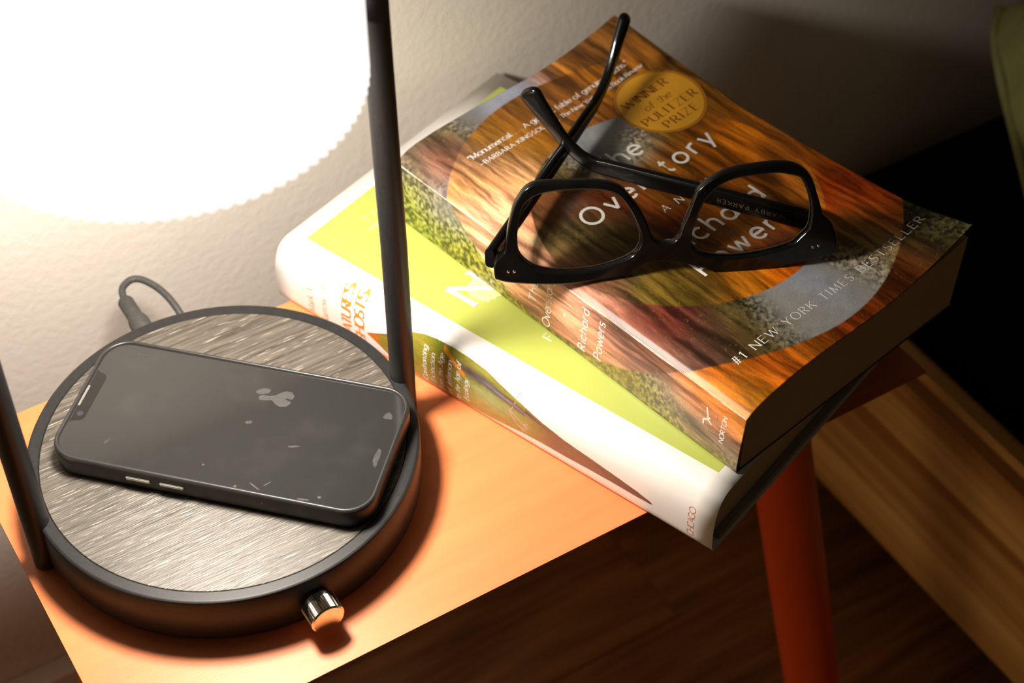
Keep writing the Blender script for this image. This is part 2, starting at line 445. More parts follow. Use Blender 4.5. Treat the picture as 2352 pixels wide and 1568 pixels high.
# ------------------------------------------------------------------ table lamp
LX, LY = .1419, .4557
LR, LH = .0803, .0252
lamp = empty('table_lamp', (LX, LY, 0), 'black arched table lamp with glowing white fluted shade and round wood-topped base', 'lamp')
m_blk = mat('black_powder_coat', (.0065, .0065, .0065), .46, .5, var=(700, .25), bump=(1600, .12, .0002))
m_base = mat('black_satin_base', (.014, .014, .0145), .42, .32, var=(500, .2), bump=(1800, .08, .0002))
v, f = lathe([(.0, .0012), (.074, .0012), (.0775, .0), (.0796, .0012), (LR, .004), (LR, LH-.0012), (LR-.0004, LH-.0004), (LR-.0012, LH), (LR-.0015, LH), (.0752, LH), (.0750, LH), (.0746, LH-.0005), (.0745, LH-.003), (0, LH-.003)], 200)
mesh_obj('base', v, f, m_base, lamp, True).data.set_sharp_from_angle(angle=R(35))
# wood inlay
m_inlay = bpy.data.materials.new('grey_oak_veneer'); m_inlay.use_nodes = True
nt = m_inlay.node_tree; pb = nt.nodes['Principled BSDF']; pb.inputs['Roughness'].default_value = .42; pb.inputs['Specular IOR Level'].default_value = .5
tc = nt.nodes.new('ShaderNodeTexCoord')
def streak(scale, sx, sy, detail, rot=4):
    mp = nt.nodes.new('ShaderNodeMapping'); mp.inputs['Scale'].default_value = (sx, sy, 1); mp.inputs['Rotation'].default_value = (0, 0, R(rot))
    n = nt.nodes.new('ShaderNodeTexNoise'); n.inputs['Scale'].default_value = scale; n.inputs['Detail'].default_value = detail
    nt.links.new(tc.outputs['Object'], mp.inputs[0]); nt.links.new(mp.outputs[0], n.inputs['Vector']); return n
nA = streak(1, 30, 620, 5); rA = nt.nodes.new('ShaderNodeValToRGB')
rA.color_ramp.elements[0].position = .32; rA.color_ramp.elements[0].color = (.032, .026, .020, 1)
rA.color_ramp.elements[1].position = .68; rA.color_ramp.elements[1].color = (.112, .096, .078, 1)
nt.links.new(nA.outputs['Fac'], rA.inputs[0])
nB = streak(1, 85, 2100, 2); rB = nt.nodes.new('ShaderNodeValToRGB')
rB.color_ramp.elements[0].position = .63; rB.color_ramp.elements[0].color = (0, 0, 0, 1); rB.color_ramp.elements[1].position = .70; rB.color_ramp.elements[1].color = (1, 1, 1, 1)
nt.links.new(nB.outputs['Fac'], rB.inputs[0])
mx = nt.nodes.new('ShaderNodeMix'); mx.data_type = 'RGBA'; mx.inputs['B'].default_value = (.36, .33, .28, 1)
nt.links.new(rB.outputs[0], mx.inputs['Factor']); nt.links.new(rA.outputs[0], mx.inputs['A']); nt.links.new(mx.outputs['Result'], pb.inputs['Base Color'])
bp = nt.nodes.new('ShaderNodeBump'); bp.inputs['Strength'].default_value = .5; bp.inputs['Distance'].default_value = .0004; bp.invert = True
nt.links.new(nB.outputs['Fac'], bp.inputs['Height']); nt.links.new(bp.outputs[0], pb.inputs['Normal'])
v, f = lathe([(0, LH-.0028), (.0745, LH-.0028), (.0745, LH-.0003), (.0743, LH-.0001), (.0740, LH-.0001), (0, LH-.0001)], 160)
mesh_obj('wood_inlay', v, f, m_inlay, lamp, True).data.set_sharp_from_angle(angle=R(35))
# the two poles run up into an arch
TOPZ = .40; RP = .0053; PXO = .0806
for sx in (-1, 1):
    dy = -.0052 if sx > 0 else .0014
    pts = [(sx*PXO, dy, .0005), (sx*PXO, dy, .012), (sx*PXO, dy, .1), (sx*PXO, dy*.5, .2), (sx*PXO, 0, TOPZ-.04)]
    for a in range(15, 91, 15): pts.append((sx*(PXO-.04+.04*math.cos(R(a))), 0, TOPZ-.04+.04*math.sin(R(a))))
    pts.append((0, 0, TOPZ))
    v, f = tube(pts, RP, 28); mesh_obj('pole', v, f, m_blk, lamp, True).data.set_sharp_from_angle(angle=R(50))
# fluted shade, lit from inside
SZ0, SZ1, SR, NF = .209, .318, .0688, 92
m_shade = mat('glowing_fluted_glass', (.85, .83, .8), .5, .3, emit=((1.0, .97, .93), SHADE_L))
V, F = [], []
seg = NF*8
prof = [(0, SZ0), (0, SZ0+.03), (0, SZ0+.06), (-.0015, SZ1-.02), (-.005, SZ1-.008), (-.012, SZ1-.002), (-.022, SZ1)]
for i in range(seg):
    a = 2*math.pi*i/seg; fl = abs(math.sin(a*NF/2))*.0018
    for dr, z in prof: V.append(((SR+dr+fl)*math.cos(a), (SR+dr+fl)*math.sin(a), z))
    for dr, z in reversed(prof): V.append(((SR+dr-.0022)*math.cos(a), (SR+dr-.0022)*math.sin(a), z-(0.002 if z > SZ0 else 0)))
k = len(prof)*2
for i in range(seg):
    j = (i+1) % seg
    for q in range(k): F.append((i*k+q, j*k+q, j*k+(q+1) % k, i*k+(q+1) % k))
mesh_obj('shade', V, F, m_shade, lamp, True)['label'] = 'white fluted drum shade lit from inside'
v, f = lathe([(0, SZ1+.006), (.03, SZ1+.006), (.048, SZ1+.002), (.050, SZ1-.004), (.046, SZ1-.004), (0, SZ1-.003)], 64)
mesh_obj('shade_cap', v, f, m_blk, lamp, True)
v, f = tube([(0, 0, SZ1+.004), (0, 0, TOPZ)], .004, 16); mesh_obj('hanger', v, f, m_blk, lamp, True)
v, f = tube([(0, 0, SZ1-.004), (0, 0, SZ1-.035)], .014, 24); mesh_obj('socket', v, f, m_blk, lamp, True)
bd = bpy.data.lights.new('bulb_light', 'AREA'); bo = bpy.data.objects.new('bulb_light', bd); link(bo, lamp)
bo.location = (0, 0, .2150); bd.shape = 'DISK'; bd.size = .054; bd.energy = BULB_W; bd.color = (1.0, .90, .78)
v, f = lathe([(0, .2156), (.028, .2156), (.030, .220), (.022, .245), (.014, .262), (.012, SZ1-.03)], 40)
mesh_obj('bulb', v, f, mat('frosted_bulb', (.85, .83, .8), .4, .4, emit=((1.0, .92, .82), SHADE_L)), lamp, True)
# chrome dimmer knob on the front of the base
m_chrome = mat('polished_chrome', (.86, .83, .78), .06, .5, metal=1.0, var=(300, .02))
kn = []
pr = [(.0020, 0), (.0020, .0022), (.0068, .0022)]
V, F = [], []
prof = [(.0, .0105), (.0064, .0105), (.0070, .0098), (.0070, .0012), (.0064, .0006), (.0030, .0006), (.0030, -.003)]
n = 240
for i in range(n):
    a = 2*math.pi*i/n; kn_ = 1+.016*math.cos(a*60)
    for r_, z in prof:
        rr = r_*(kn_ if .001 < z < .0099 and r_ > .0065 else 1)
        V.append((rr*math.cos(a), -z, rr*math.sin(a)))
k = len(prof)
for i in range(n):
    j = (i+1) % n
    for q in range(k-1): F.append((i*k+q, i*k+q+1, j*k+q+1, j*k+q))
ko = mesh_obj('dimmer_knob', V, F, m_chrome, lamp, True); ko.data.set_sharp_from_angle(angle=R(28))
ko.location = (-.0004, -LR-.0008, .0118); ko['label'] = 'knurled chrome dimmer knob'
# power cord with plug at the back
m_rub = mat('black_rubber', (.045, .045, .043), .6, .4, var=(600, .2))
def rel(p): return (p[0]-LX, p[1]-LY, p[2])
cp = [(.1432,.566,.0125),(.1434,.5705,.013),(.1452,.5745,.0135),(.1500,.5768,.0138),(.1545,.5748,.0135),(.1590,.5675,.012),(.1615,.5580,.010),(.1628,.5490,.004),(.1632,.5465,-.012),(.1632,.5470,-.05),(.164,.560,-.15),(.166,.580,-.30),(.170,.584,FLOOR_Z+.010),(.28,.582,FLOOR_Z+.004)]
v, f = tube(smoothpath([rel(p) for p in cp], 8), .00165, 14)
cord = mesh_obj('power_cord', v, f, m_rub, lamp, True)
v, f = tube([rel((.1428, y, .0125)) for y in (.5330, .5500, .5512, .5530, .5545, .5555, .5660, .5672, .5678)], [.0047, .0047, .0046, .0042, .0037, .0036, .0036, .0030, .0018], 24)
mesh_obj('plug', v, f, m_rub, cord, True)

# ------------------------------------------------------------------ phone
PA = -.790
ph = empty('smartphone', (.1468, .4548, LH+.0001), 'black smartphone in a rubber case charging on the wooden lamp base', 'phone', rot=(0, 0, PA))
PLn, PWd, PT = .1355, .0680, .0106
m_case = mat('black_case_rubber', (.020, .020, .020), .38, .5, var=(900, .15), bump=(2500, .06, .0001))
V, F = [], []
levels = [(-.0022, 0.0), (-.0008, .0004), (-.0001, .0014), (0, .003), (0, PT-.0016), (-.0003, PT-.0006), (-.0009, PT), (-.0015, PT), (-.0019, PT-.0004), (-.0021, PT-.0011)]
nr = 12
for ins, z in levels:
    for x, y in rrect(PLn+2*ins, PWd+2*ins, .0125+ins, nr): V.append((x, y, z))
n = 4*(nr+1)
for l in range(len(levels)-1):
    for i in range(n): F.append((l*n+i, l*n+(i+1) % n, (l+1)*n+(i+1) % n, (l+1)*n+i))
F.append(tuple(reversed(range(n))))
mesh_obj('case', V, F, m_case, ph, True).data.set_sharp_from_angle(angle=R(50))
m_screen = bpy.data.materials.new('dark_screen_glass'); m_screen.use_nodes = True
nt = m_screen.node_tree; pb = nt.nodes['Principled BSDF']
pb.inputs['Roughness'].default_value = .09; pb.inputs['Specular IOR Level'].default_value = .55
tc = nt.nodes.new('ShaderNodeTexCoord')
n1 = nt.nodes.new('ShaderNodeTexNoise'); n1.inputs['Scale'].default_value = 60; n1.inputs['Detail'].default_value = 9; n1.inputs['Distortion'].default_value = .3
rp = nt.nodes.new('ShaderNodeValToRGB'); rp.color_ramp.elements[0].position = .55; rp.color_ramp.elements[0].color = (.020, .020, .0192, 1)
rp.color_ramp.elements[1].position = .80; rp.color_ramp.elements[1].color = (.026, .026, .025, 1)
nt.links.new(tc.outputs['Object'], n1.inputs['Vector']); nt.links.new(n1.outputs['Fac'], rp.inputs[0]); nt.links.new(rp.outputs[0], pb.inputs['Base Color'])
bm = bmesh.new(); prism(bm, rrect(PLn-.0042, PWd-.0042, .0104, 12), PT-.003, PT-.0010)
scr = bm_obj('screen', bm, m_screen, ph)
m_notch = mat('notch_black', (.004, .004, .0035), .1, .5, var=(300, .2))
def flat(name, outline, z, m, parent, th=.00006):
    bm = bmesh.new(); prism(bm, outline, z, z+th); return bm_obj(name, bm, m, parent)
zs = PT-.0010
nx0 = -PLn/2+.0026
no = [(nx0, -.0148), (nx0+.0010, -.0140)] + [(nx0+.0022+.0030*math.cos(R(a))+.0001, -.0105+.0030*math.sin(R(a))) for a in range(-90, 1, 15)] + [(nx0+.0022+.0030*math.cos(R(a))+.0001, .0105+.0030*math.sin(R(a))) for a in range(0, 91, 15)] + [(nx0+.0010, .0140), (nx0, .0148)]
flat('notch', no, zs, m_notch, scr)
flat('earpiece', [(nx0+.0002+x, y) for x, y in rrect(.0010, .0115, .0004, 4)], zs+.00007, mat('speaker_mesh', (.16, .155, .14), .5, .4, var=(3000, .5)), scr)
flat('camera_lens', [(nx0+.0026+.0014*math.cos(R(a)), -.0098+.0014*math.sin(R(a))) for a in range(0, 360, 20)], zs+.00007, mat('lens_blue', (.012, .012, .03), .05, .8, var=(300, .1)), scr)
m_mark = mat('pale_screen_mark', (.043, .042, .040), .5, .3, var=(900, .15))  # slightly paler grey for the marks on the screen
def blob(cx, cy, rx, ry, rot=0, n=28, wob=.0, seed=0):
    rnd = random.Random(seed); out = []
    for i in range(n):
        a = 2*math.pi*i/n; q = 1+wob*(rnd.random()-.5); x, y = rx*q*math.cos(a), ry*q*math.sin(a)
        out.append((cx+x*math.cos(rot)-y*math.sin(rot), cy+x*math.sin(rot)+y*math.cos(rot)))
    return out
flat('screen_mark', blob(.0062, .0195, .0030, .0016, .35), zs, m_mark, scr)
flat('screen_mark', [(.0052,.0158),(.0062,.0146),(.0085,.0149),(.0112,.0156),(.0130,.0140),(.0155,.0128),(.0180,.0136),(.0192,.0156),(.0190,.0166),(.0172,.0170),(.0160,.0178),(.0176,.0178),(.0193,.0178),(.0196,.0198),(.0180,.0216),(.0155,.0218),(.0134,.0204),(.0118,.0186),(.0095,.0176),(.0066,.0176),(.0055,.0170)], zs, m_mark, scr)
flat('screen_mark', blob(.0602, .0185, .0020, .0017, 0, 26, .5, 4), zs, m_mark, scr)
m_smf = mat('faint_smudge', (.033, .033, .031), .5, .3, var=(900, .3))
for i, (x, y, rx, ry, a) in enumerate([(-.052,.027,.0012,.0005,0),(-.049,.0268,.0006,.0005,0),(-.046,-.021,.0016,.0006,1.2),(-.004,-.0235,.0006,.0005,0),(.028,-.006,.0024,.0006,.3),(.012,-.031,.0006,.0006,0),(.0195,-.0292,.0028,.00035,-.5),(.024,-.0268,.0022,.00028,.9),(.006,.002,.0016,.0009,.3),(.046,-.0285,.0008,.0007,.2),(.040,-.031,.0026,.0004,.1),(.062,-.004,.0012,.0050,0.05)]):
    flat('screen_mark', blob(x, y, rx, ry, a, 16, .4, i), zs, m_smf, scr)
m_btn = mat('button_edge_metal', (.55, .53, .49), .25, .5, metal=.6, var=(500, .1))
for x0, x1 in ((-.0331, -.0228), (-.0188, -.0086)):
    bm = bmesh.new(); box(bm, (x0, -PWd/2-.0007, .0050), (x1, -PWd/2+.001, .0068))
    bmesh.ops.bevel(bm, geom=bm.edges[:], offset=.00035, segments=2, affect='EDGES')
    bm_obj('volume_button', bm, m_btn, ph, angle=40)
bm = bmesh.new(); prism(bm, rrect(.0004, .0004, .00015, 3), 0, .0003)
mh = bm_obj('case_dot', bm, m_btn, ph); mh.rotation_euler = (R(90), 0, 0); mh.location = (.024, -PWd/2+.0001, .0062)

# ------------------------------------------------------------------ hardcover book (lower)
P0 = Vector((.2923, .3199, 0)); e2 = Vector((.3461, -.9382, 0)).normalized(); g2 = Vector((-e2.y, e2.x, 0))
hb = empty('hardcover_book', P0, 'thick hardcover book in a white and lime green dust jacket lying under the paperback', 'book', rot=(0, 0, math.atan2(g2.y, g2.x)))
# local axes: x = from spine to fore-edge, y = from tail to head, z up   (metres)
NL, NW, NT = .2395, .1610, .0327
m_jacket = mat('white_dust_jacket', (.80, .785, .76), .30, .5, var=(20, .02), bump=(90, .05, .0006))
# section of the jacket around the spine (x,z) from the back board over the spine to the front board
def spine_prof(n=26):
    key = [(.012, .0), (.004, .0), (.0006, .0004), (-.0010, .0030), (-.0016, .0075), (-.0019, .0150), (-.0014, .0215), (.0002, .0266), (.0022, .0300), (.0050, .0318), (.0085, .0327), (.0120, .0327), (.020, .0327)]
    return [(p.x, p.y) for p in smoothpath([(x, z, 0) for x, z in key], 4)]
SP = spine_prof()
jx = [(NW, -.0), *[(x, z) for x, z in SP], (.06, NT), (.11, NT), (NW, NT)]
ny = 24; V, F = [], []
for j in range(ny+1):
    y = NL*j/ny
    for x, z in jx: V.append((x, y, z+(.0002 if z < .001 else 0)))
k = len(jx)
for j in range(ny):
    for i in range(k-1): F.append((j*k+i, j*k+i+1, (j+1)*k+i+1, (j+1)*k+i))
jk = mesh_obj('dust_jacket', V, F, m_jacket, hb, True)
sm = jk.modifiers.new('thickness', 'SOLIDIFY'); sm.thickness = .00035; sm.offset = -1
# boards
m_board = mat('grey_cloth_board', (.30, .285, .25), .8, .2, var=(60, .15))
for z0, z1 in ((.0006, .0034), (NT-.0034, NT-.0005)):
    bm = bmesh.new(); box(bm, (.0065, .0012, z0), (NW-.0006, NL-.0012, z1)); bm_obj('board', bm, m_board, hb)
def pages_mat(name, c):
    m = bpy.data.materials.new(name); m.use_nodes = True
    nt = m.node_tree; b = nt.nodes['Principled BSDF']; b.inputs['Roughness'].default_value = .85; b.inputs['Specular IOR Level'].default_value = .1
    tc = nt.nodes.new('ShaderNodeTexCoord'); mp = nt.nodes.new('ShaderNodeMapping'); mp.inputs['Scale'].default_value = (3, 3, 5200)
    n = nt.nodes.new('ShaderNodeTexNoise'); n.inputs['Scale'].default_value = 1; n.inputs['Detail'].default_value = 2
    r = nt.nodes.new('ShaderNodeValToRGB'); r.color_ramp.elements[0].color = (*[x*.72 for x in c], 1); r.color_ramp.elements[1].color = (*c, 1)
    nt.links.new(tc.outputs['Object'], mp.inputs[0]); nt.links.new(mp.outputs[0], n.inputs['Vector']); nt.links.new(n.outputs['Fac'], r.inputs[0]); nt.links.new(r.outputs[0], b.inputs['Base Color'])
    return m
m_pages = pages_mat('cream_pages', (.62, .55, .42))
# page block with a rounded spine and hollow fore-edge
V, F = [], []
pp = [(NW-.006, .0036)] + [(.0022+.0045*((z-.0163)/.0130)**2, z) for z in np.linspace(.0036, .0291, 12)] + [(NW-.006, .0291)] + [(NW-.006-.0035*(1-((z-.0163)/.0128)**2), z) for z in np.linspace(.0285, .0042, 8)]
bm = bmesh.new()
a = [bm.verts.new((x, .0045, z)) for x, z in pp]; b_ = [bm.verts.new((x, NL-.0045, z)) for x, z in pp]
bm.faces.new(a); bm.faces.new(list(reversed(b_)))
for i in range(len(a)): bm.faces.new((a[i], b_[i], b_[(i+1) % len(a)], a[(i+1) % len(a)]))
bm_obj('page_block', bm, m_pages, hb)
# flap edge of the jacket seen at the tail
bm = bmesh.new(); box(bm, (NW-.092, .0018, NT-.0042), (NW-.001, NL-.002, NT-.0036)); bm_obj('jacket_flap', bm, m_jacket, hb)
# lime panel on the front
m_lime = mat('lime_green_ink', (.42, .485, .10), .30, .5, var=(12, .03))
flat('lime_panel', [(.0118, .0085), (.1530, .0085), (.1530, .2309), (.0118, .2309)], NT+.00002, m_lime, jk)
Zt = Vector((0, 0, 1))
def ng_top(x, y): return Vector((x, y, NT+.00010)), Zt
SPz = [(z, x) for x, z in SP if x < .006]
SPz = sorted(SPz)
_z = np.array([p[0] for p in SPz]); _x = np.array([p[1] for p in SPz])
def ng_spine(h, v):
    """h = height up the spine, v = distance from the tail"""
    x = float(np.interp(h, _z, _x)); d = .0006
    t_ = Vector((float(np.interp(h+d, _z, _x))-float(np.interp(h-d, _z, _x)), 0, 2*d)).normalized()
    nrm = Vector((-t_.z, 0, t_.x))
    return Vector((x, v, h)), nrm
m_white = ink('white_ink', (.82, .80, .76)); m_orgink = ink('orange_ink', (.80, .22, .03)); m_olink = ink('olive_ink', (.25, .22, .04)); m_paleor = ink('pale_orange_ink', (.62, .25, .13))
m_offw = ink('cream_ink', (.80, .80, .52))
# pale patch and big initial on the front
bl = blob(.0395, .1475, .0115, .0085, .2, 60, .16, 9)
flat('pale_patch', bl, NT+.00012, mat('pale_lime_wash', (.66, .72, .30), .4, .3, var=(500, .25)), jk, .00003)
lettering('jacket_title_lettering', [text2d('NATURE', .0255, .1432, .0165, .105, .10, .035, True)], lambda x, y: (Vector((x, y, NT+.00025)), Zt), m_white, jk)
lettering('jacket_quote_lettering', [text2d('`I fear', .036, .2165, .0034, .017, .075, .05, True, .2), text2d('extinction', .0338, .2110, .0034, .022, .075, .05, True, .2)], ng_top, m_offw, jk)
lettering('jacket_subtitle_lettering', [text2d('F', .0285, .1045, .0046, None, .13, .06, True)], ng_top, m_offw, jk)
# spine lettering: text x runs up the spine, text y towards the head
def vspine(lines): return lines
lettering('author_lettering', [text2d('Mark V.', .0036, .2165, .0036, .0178, .065, .03, True, .22), text2d('Barrow, Jr.', .0022, .2082, .0036, .0235, .065, .03, True, .22)], ng_spine, m_olink, jk, .0001)
lettering('spine_title_lettering', [text2d("NATURE'S", .0010, .1935, .0054, .0302, .17, .07, True), text2d('GHOSTS', .0030, .1856, .0056, .0284, .17, .07, True)], ng_spine, m_orgink, jk, .0001)
lettering('publisher_lettering', [text2d('CHICAGO', .0048, .0092, .0030, .0172, .085, .05, True)], ng_spine, m_paleor, jk, .0001)
# bird picture on the spine
def bird_print():
    topk = [(184,12.5),(180,14.5),(172,19.0),(164,24.5),(158,27.2),(152,29.0),(146,29.6),(138,29.8),(128,29.6),(118,28.6),(108,26.0),(97,23.2),(86,20.0),(74,17.4),(62,16.0),(50,14.4),(38,12.6),(31,10.9),(29.3,9.9)]
    botk = [(184,11.8),(181,10.6),(177,8.6),(172,5.6),(166,3.4),(158,2.8),(150,2.2),(140,1.8),(125,2.6),(112,4.0),(97,6.2),(86,7.2),(74,7.4),(62,8.2),(50,8.7),(38,8.8),(31,9.2),(29.3,9.6)]
    vs_ = np.arange(29.3, 184.01, .55)
    tv = np.interp(vs_, [a for a, b in topk[::-1]], [b for a, b in topk[::-1]]); bv = np.interp(vs_, [a for a, b in botk[::-1]], [b for a, b in botk[::-1]])
    tv = tv+.25*(fbm(vs_*.7, vs_*0+3)-.5)*np.minimum(1, (184-vs_)/6)
    nh = 44
    V, F, C = [], [], []
    S = lambda *c: np.array(srgb(*c))
    for i, v_ in enumerate(vs_):
        for j in range(nh+1):
            q = j/nh; h_ = bv[i]+(tv[i]-bv[i])*q
            P, N = ng_spine(h_/1000, v_/1000); V.append(P+N*.00005)
            n1 = fbm(np.array(v_*.10), np.array(h_*.9)); n2 = fbm(np.array(v_*.45+40), np.array(h_*2.2)); n3 = fbm(np.array(v_*.06+9), np.array(h_*.35))
            c = S(126,118,40)*(1-n1)+S(150,140,52)*n1
            def mixc(a, b, t): t = min(1, max(0, float(t))); return a*(1-t)+b*t
            c = mixc(c, S(160,110,45), (n3-.42)*3*(1 if v_ > 100 else 0)*(1-q))
            c = mixc(c, S(140,165,110), max(0, 1-abs(v_-112)/26)*max(0, 1-abs(q-.55)/.45)*1.1*(n1+.4))
            c = mixc(c, S(95,110,25), max(0, 1-abs(v_-142)/14)*max(0, (q-.72)/.28))
            if v_ > 176: c = mixc(c, S(205,110,30), (v_-175)/4)
            if v_ > 171 and (abs(q-.5) > .40): c = mixc(c, S(120,70,60), .6)
            wing = max(0, 1-abs(q-(.80 if v_ > 95 else .86))/.15)*max(0, min(1, (140-v_)/14))*min(1, max(0, (v_-68)/18))
            c = mixc(c, S(78,62,66), wing*1.15)
            c = mixc(c, S(160,150,175), max(0, 1-abs(q-.80)/.045)*max(0, 1-abs(v_-104)/22)*.8)
            if 128 < v_ < 141: c = mixc(c, S(225,140,40), max(0, 1-abs(q-(.80+.02*(v_-134)))/.06)*1.2)
            if v_ < 96: c = mixc(c, S(122,88,62), min(1, (96-v_)/16))
            if v_ < 60: c = mixc(c, S(98,68,58), min(1, (60-v_)/24))
            c = c*(.72+.56*n2)
            C.append((*np.clip(c, 0, 1), 1))
    for i in range(len(vs_)-1):
        for j in range(nh):
            b0 = i*(nh+1)+j; F.append((b0, b0+nh+1, b0+nh+2, b0+1))
    o = mesh_obj('bird_picture', V, F, attr_mat('bird_print', .32, .5, 1500, .12), jk)
    at = o.data.color_attributes.new('print', 'FLOAT_COLOR', 'POINT'); at.data.foreach_set('color', np.array(C, dtype=np.float32).ravel())
    return o
bird_print()['label'] = 'printed green bird lying on its side with a long brown tail'
# beyond the outline: feet and paper tag tied to the bird
m_pinkink = ink('pink_ink', (.62, .36, .36)); m_tag = ink('paper_tag_ink', (.74, .60, .55))
def strokes(name, lines, wd, m, lift=.00009):
    V, F = [], []
    for ln in lines:
        for (h0, v0), (h1, v1) in zip(ln, ln[1:]):
            d = math.hypot(h1-h0, v1-v0) or 1; nx_, ny_ = -(v1-v0)/d*wd/2, (h1-h0)/d*wd/2
            b0 = len(V)
            for h_, v_ in ((h0+nx_, v0+ny_), (h0-nx_, v0-ny_), (h1-nx_, v1-ny_), (h1+nx_, v1+ny_)):
                P, N = ng_spine(h_/1000, v_/1000); V.append(P+N*lift)
            F.append((b0, b0+1, b0+2, b0+3))
    return mesh_obj(name, V, F, m, jk)
strokes('bird_feet', [[(17,103),(14,99.5),(12.5,96),(12,93)],[(12.5,96),(13.8,93.5)],[(12.5,96),(10.6,94)],[(15,103),(11,100),(9.2,97),(8,94)],[(9.2,97),(10.2,93.8)],[(9.2,97),(7,96)]], .45, m_pinkink)
strokes('tag_string', [[(16,103.5),(18.5,102),(22,100.8),(26,100.2),(28.2,99.6)],[(16,103.5),(15,102)]], .35, m_pinkink)
tg = [(28.0,100.6),(29.6,101.4),(31.6,99.6),(31.6,96.4),(30.2,95.2),(28.2,96.6)]
Vt = []
for h_, v_ in tg:
    P, N = ng_spine(h_/1000, v_/1000); Vt.append(P+N*.0001)
mesh_obj('specimen_tag', Vt, [tuple(range(len(tg)))], m_tag, jk)
lettering('spine_subtitle_lettering', [text2d(s, x/1000, y/1000, .0026, w_/1000, .115, .06, True, .22) for s, x, y, w_ in
   (('Confronting', 4.0, 149.2, 20.6), ('Extinction', 5.8, 144.6, 17.0), ('from the Age', 3.2, 140.0, 22.0), ('of Jefferson', 4.4, 135.3, 19.6), ('to the Age of', 3.6, 130.6, 22.2), ('Ecology', 6.6, 125.8, 13.2))], ng_spine, m_white, jk, .00013)

# ------------------------------------------------------------------ paperback (upper)
O1 = Vector((.3057, .3276, NT+.0006)); e1 = Vector((.195, -.9808, 0)).normalized(); g1 = Vector((-e1.y, e1.x, 0))
pbk = empty('paperback_book', O1, 'worn paperback with a painted forest cover lying on top of the hardcover', 'book', rot=(0, 0, math.atan2(g1.y, g1.x)))
CL, CW = .2090, .1397
# cover height field (mm) over the page block: u from spine, v from tail
def sm3(t): t = np.clip(t, 0, 1); return t*t*(3-2*t)
fore_v = [0, 27, 53, 90, 128, 170, 209]; fore_h = [47.0, 39.4, 37.6, 36.1, 35.3, 39.3, 43.4]
def fore(v):
    f_ = np.interp(v, fore_v, fore_h)
    for d in (6, 12): f_ = (f_+np.interp(v-d, fore_v, fore_h)+np.interp(v+d, fore_v, fore_h))/3 if d == 6 else f_
    tailc = 47.0*np.clip(1-v/16, 0, 1)
    return np.maximum(f_, np.where(v < 14, 39.5+7.5*np.clip(1-v/14, 0, 1)**1.2, f_))
def cover_h(u, v):
    u = np.asarray(u, float); v = np.asarray(v, float)
    body = np.interp(u, [0, 2.3, 5, 9, 14, 25, 52, 80, 140], [29.2, 30.0, 31.8, 33.4, 34.4, 35.4, 35.7, 35.2, 35.0])
    tail_bulge = 1.4*np.exp(-((u-36)/22)**2)*np.clip(1-v/60, 0, 1)
    c = (fore(v)-35.0)*np.clip((u-82)/57.7, 0, 1)**1.9
    return body+tail_bulge+c
# --- the printed picture (flat, painterly patches; colours carry a correction for lamp brightness)
S8 = lambda c: np.array(srgb(*c))
OUT = [(5,205,70,70,60),(5,193,95,80,70),(13,191,140,70,45),(22,186,80,62,55),(30,203,95,85,55),(45,206,120,120,120),(60,207,170,175,195),(75,208,160,165,185),(95,206,175,110,30),(120,205,115,72,25),(136,200,100,62,20),(136,185,125,78,25),(0,180,95,92,85),(-4,178,120,118,120),
       (-8,195,118,118,55),(-20,200,112,120,45),(-20,170,110,112,40),(-26,150,120,115,45),(-22,120,150,130,60),(-12,112,130,115,50),(-24,95,135,115,50),(-24,70,120,105,40),(-22,50,110,100,35),(-20,32,135,125,60),(-12,34,120,115,115),(-16,22,125,112,110),(-8,22,220,130,60),(-8,12,200,110,30),(-22,18,150,110,60),(-18,8,110,108,110),(-26,8,105,105,40),(-3,20,215,120,30),(-3,8,150,110,25),
       (6,16,190,85,12),(10,6,140,105,20),(22,8,170,75,12),(40,4,150,78,14),(70,3,125,52,10),(100,4,92,42,10),(118,8,60,34,12),(128,8,40,36,16),(137,10,70,68,42),(137,22,26,28,16)]
RNG = [(40,187,150,100,22),(60,192,142,88,20),(90,190,122,72,20),(110,186,195,118,22),(122,180,120,72,20),(26,180,84,60,50),(22,172,225,165,110),(14,168,170,110,60),(8,152,232,162,128),(14,140,190,116,82),(2,128,222,158,122),(-8,140,225,160,125),(-12,128,190,130,95),(12,104,112,62,42),(0,92,214,150,122),(-8,80,170,110,85),(5,64,92,46,32),(14,50,98,42,32),(-6,58,150,95,75),(-6,46,110,82,60),(20,34,84,56,46),(30,26,82,66,28),(42,30,72,62,22),(52,20,130,128,118),(60,24,152,152,152),(72,20,150,150,150),(78,28,138,148,164),(92,20,140,138,130),(94,30,120,112,92),(108,28,108,88,42),(112,20,112,100,66),(100,38,124,98,42),(118,36,152,96,30),(124,48,172,64,10),(132,62,150,52,10),(132,80,140,72,12),(135,100,122,68,16),(135,122,134,78,16),(131,142,112,72,16),(135,162,104,66,20),(122,172,130,82,20)]
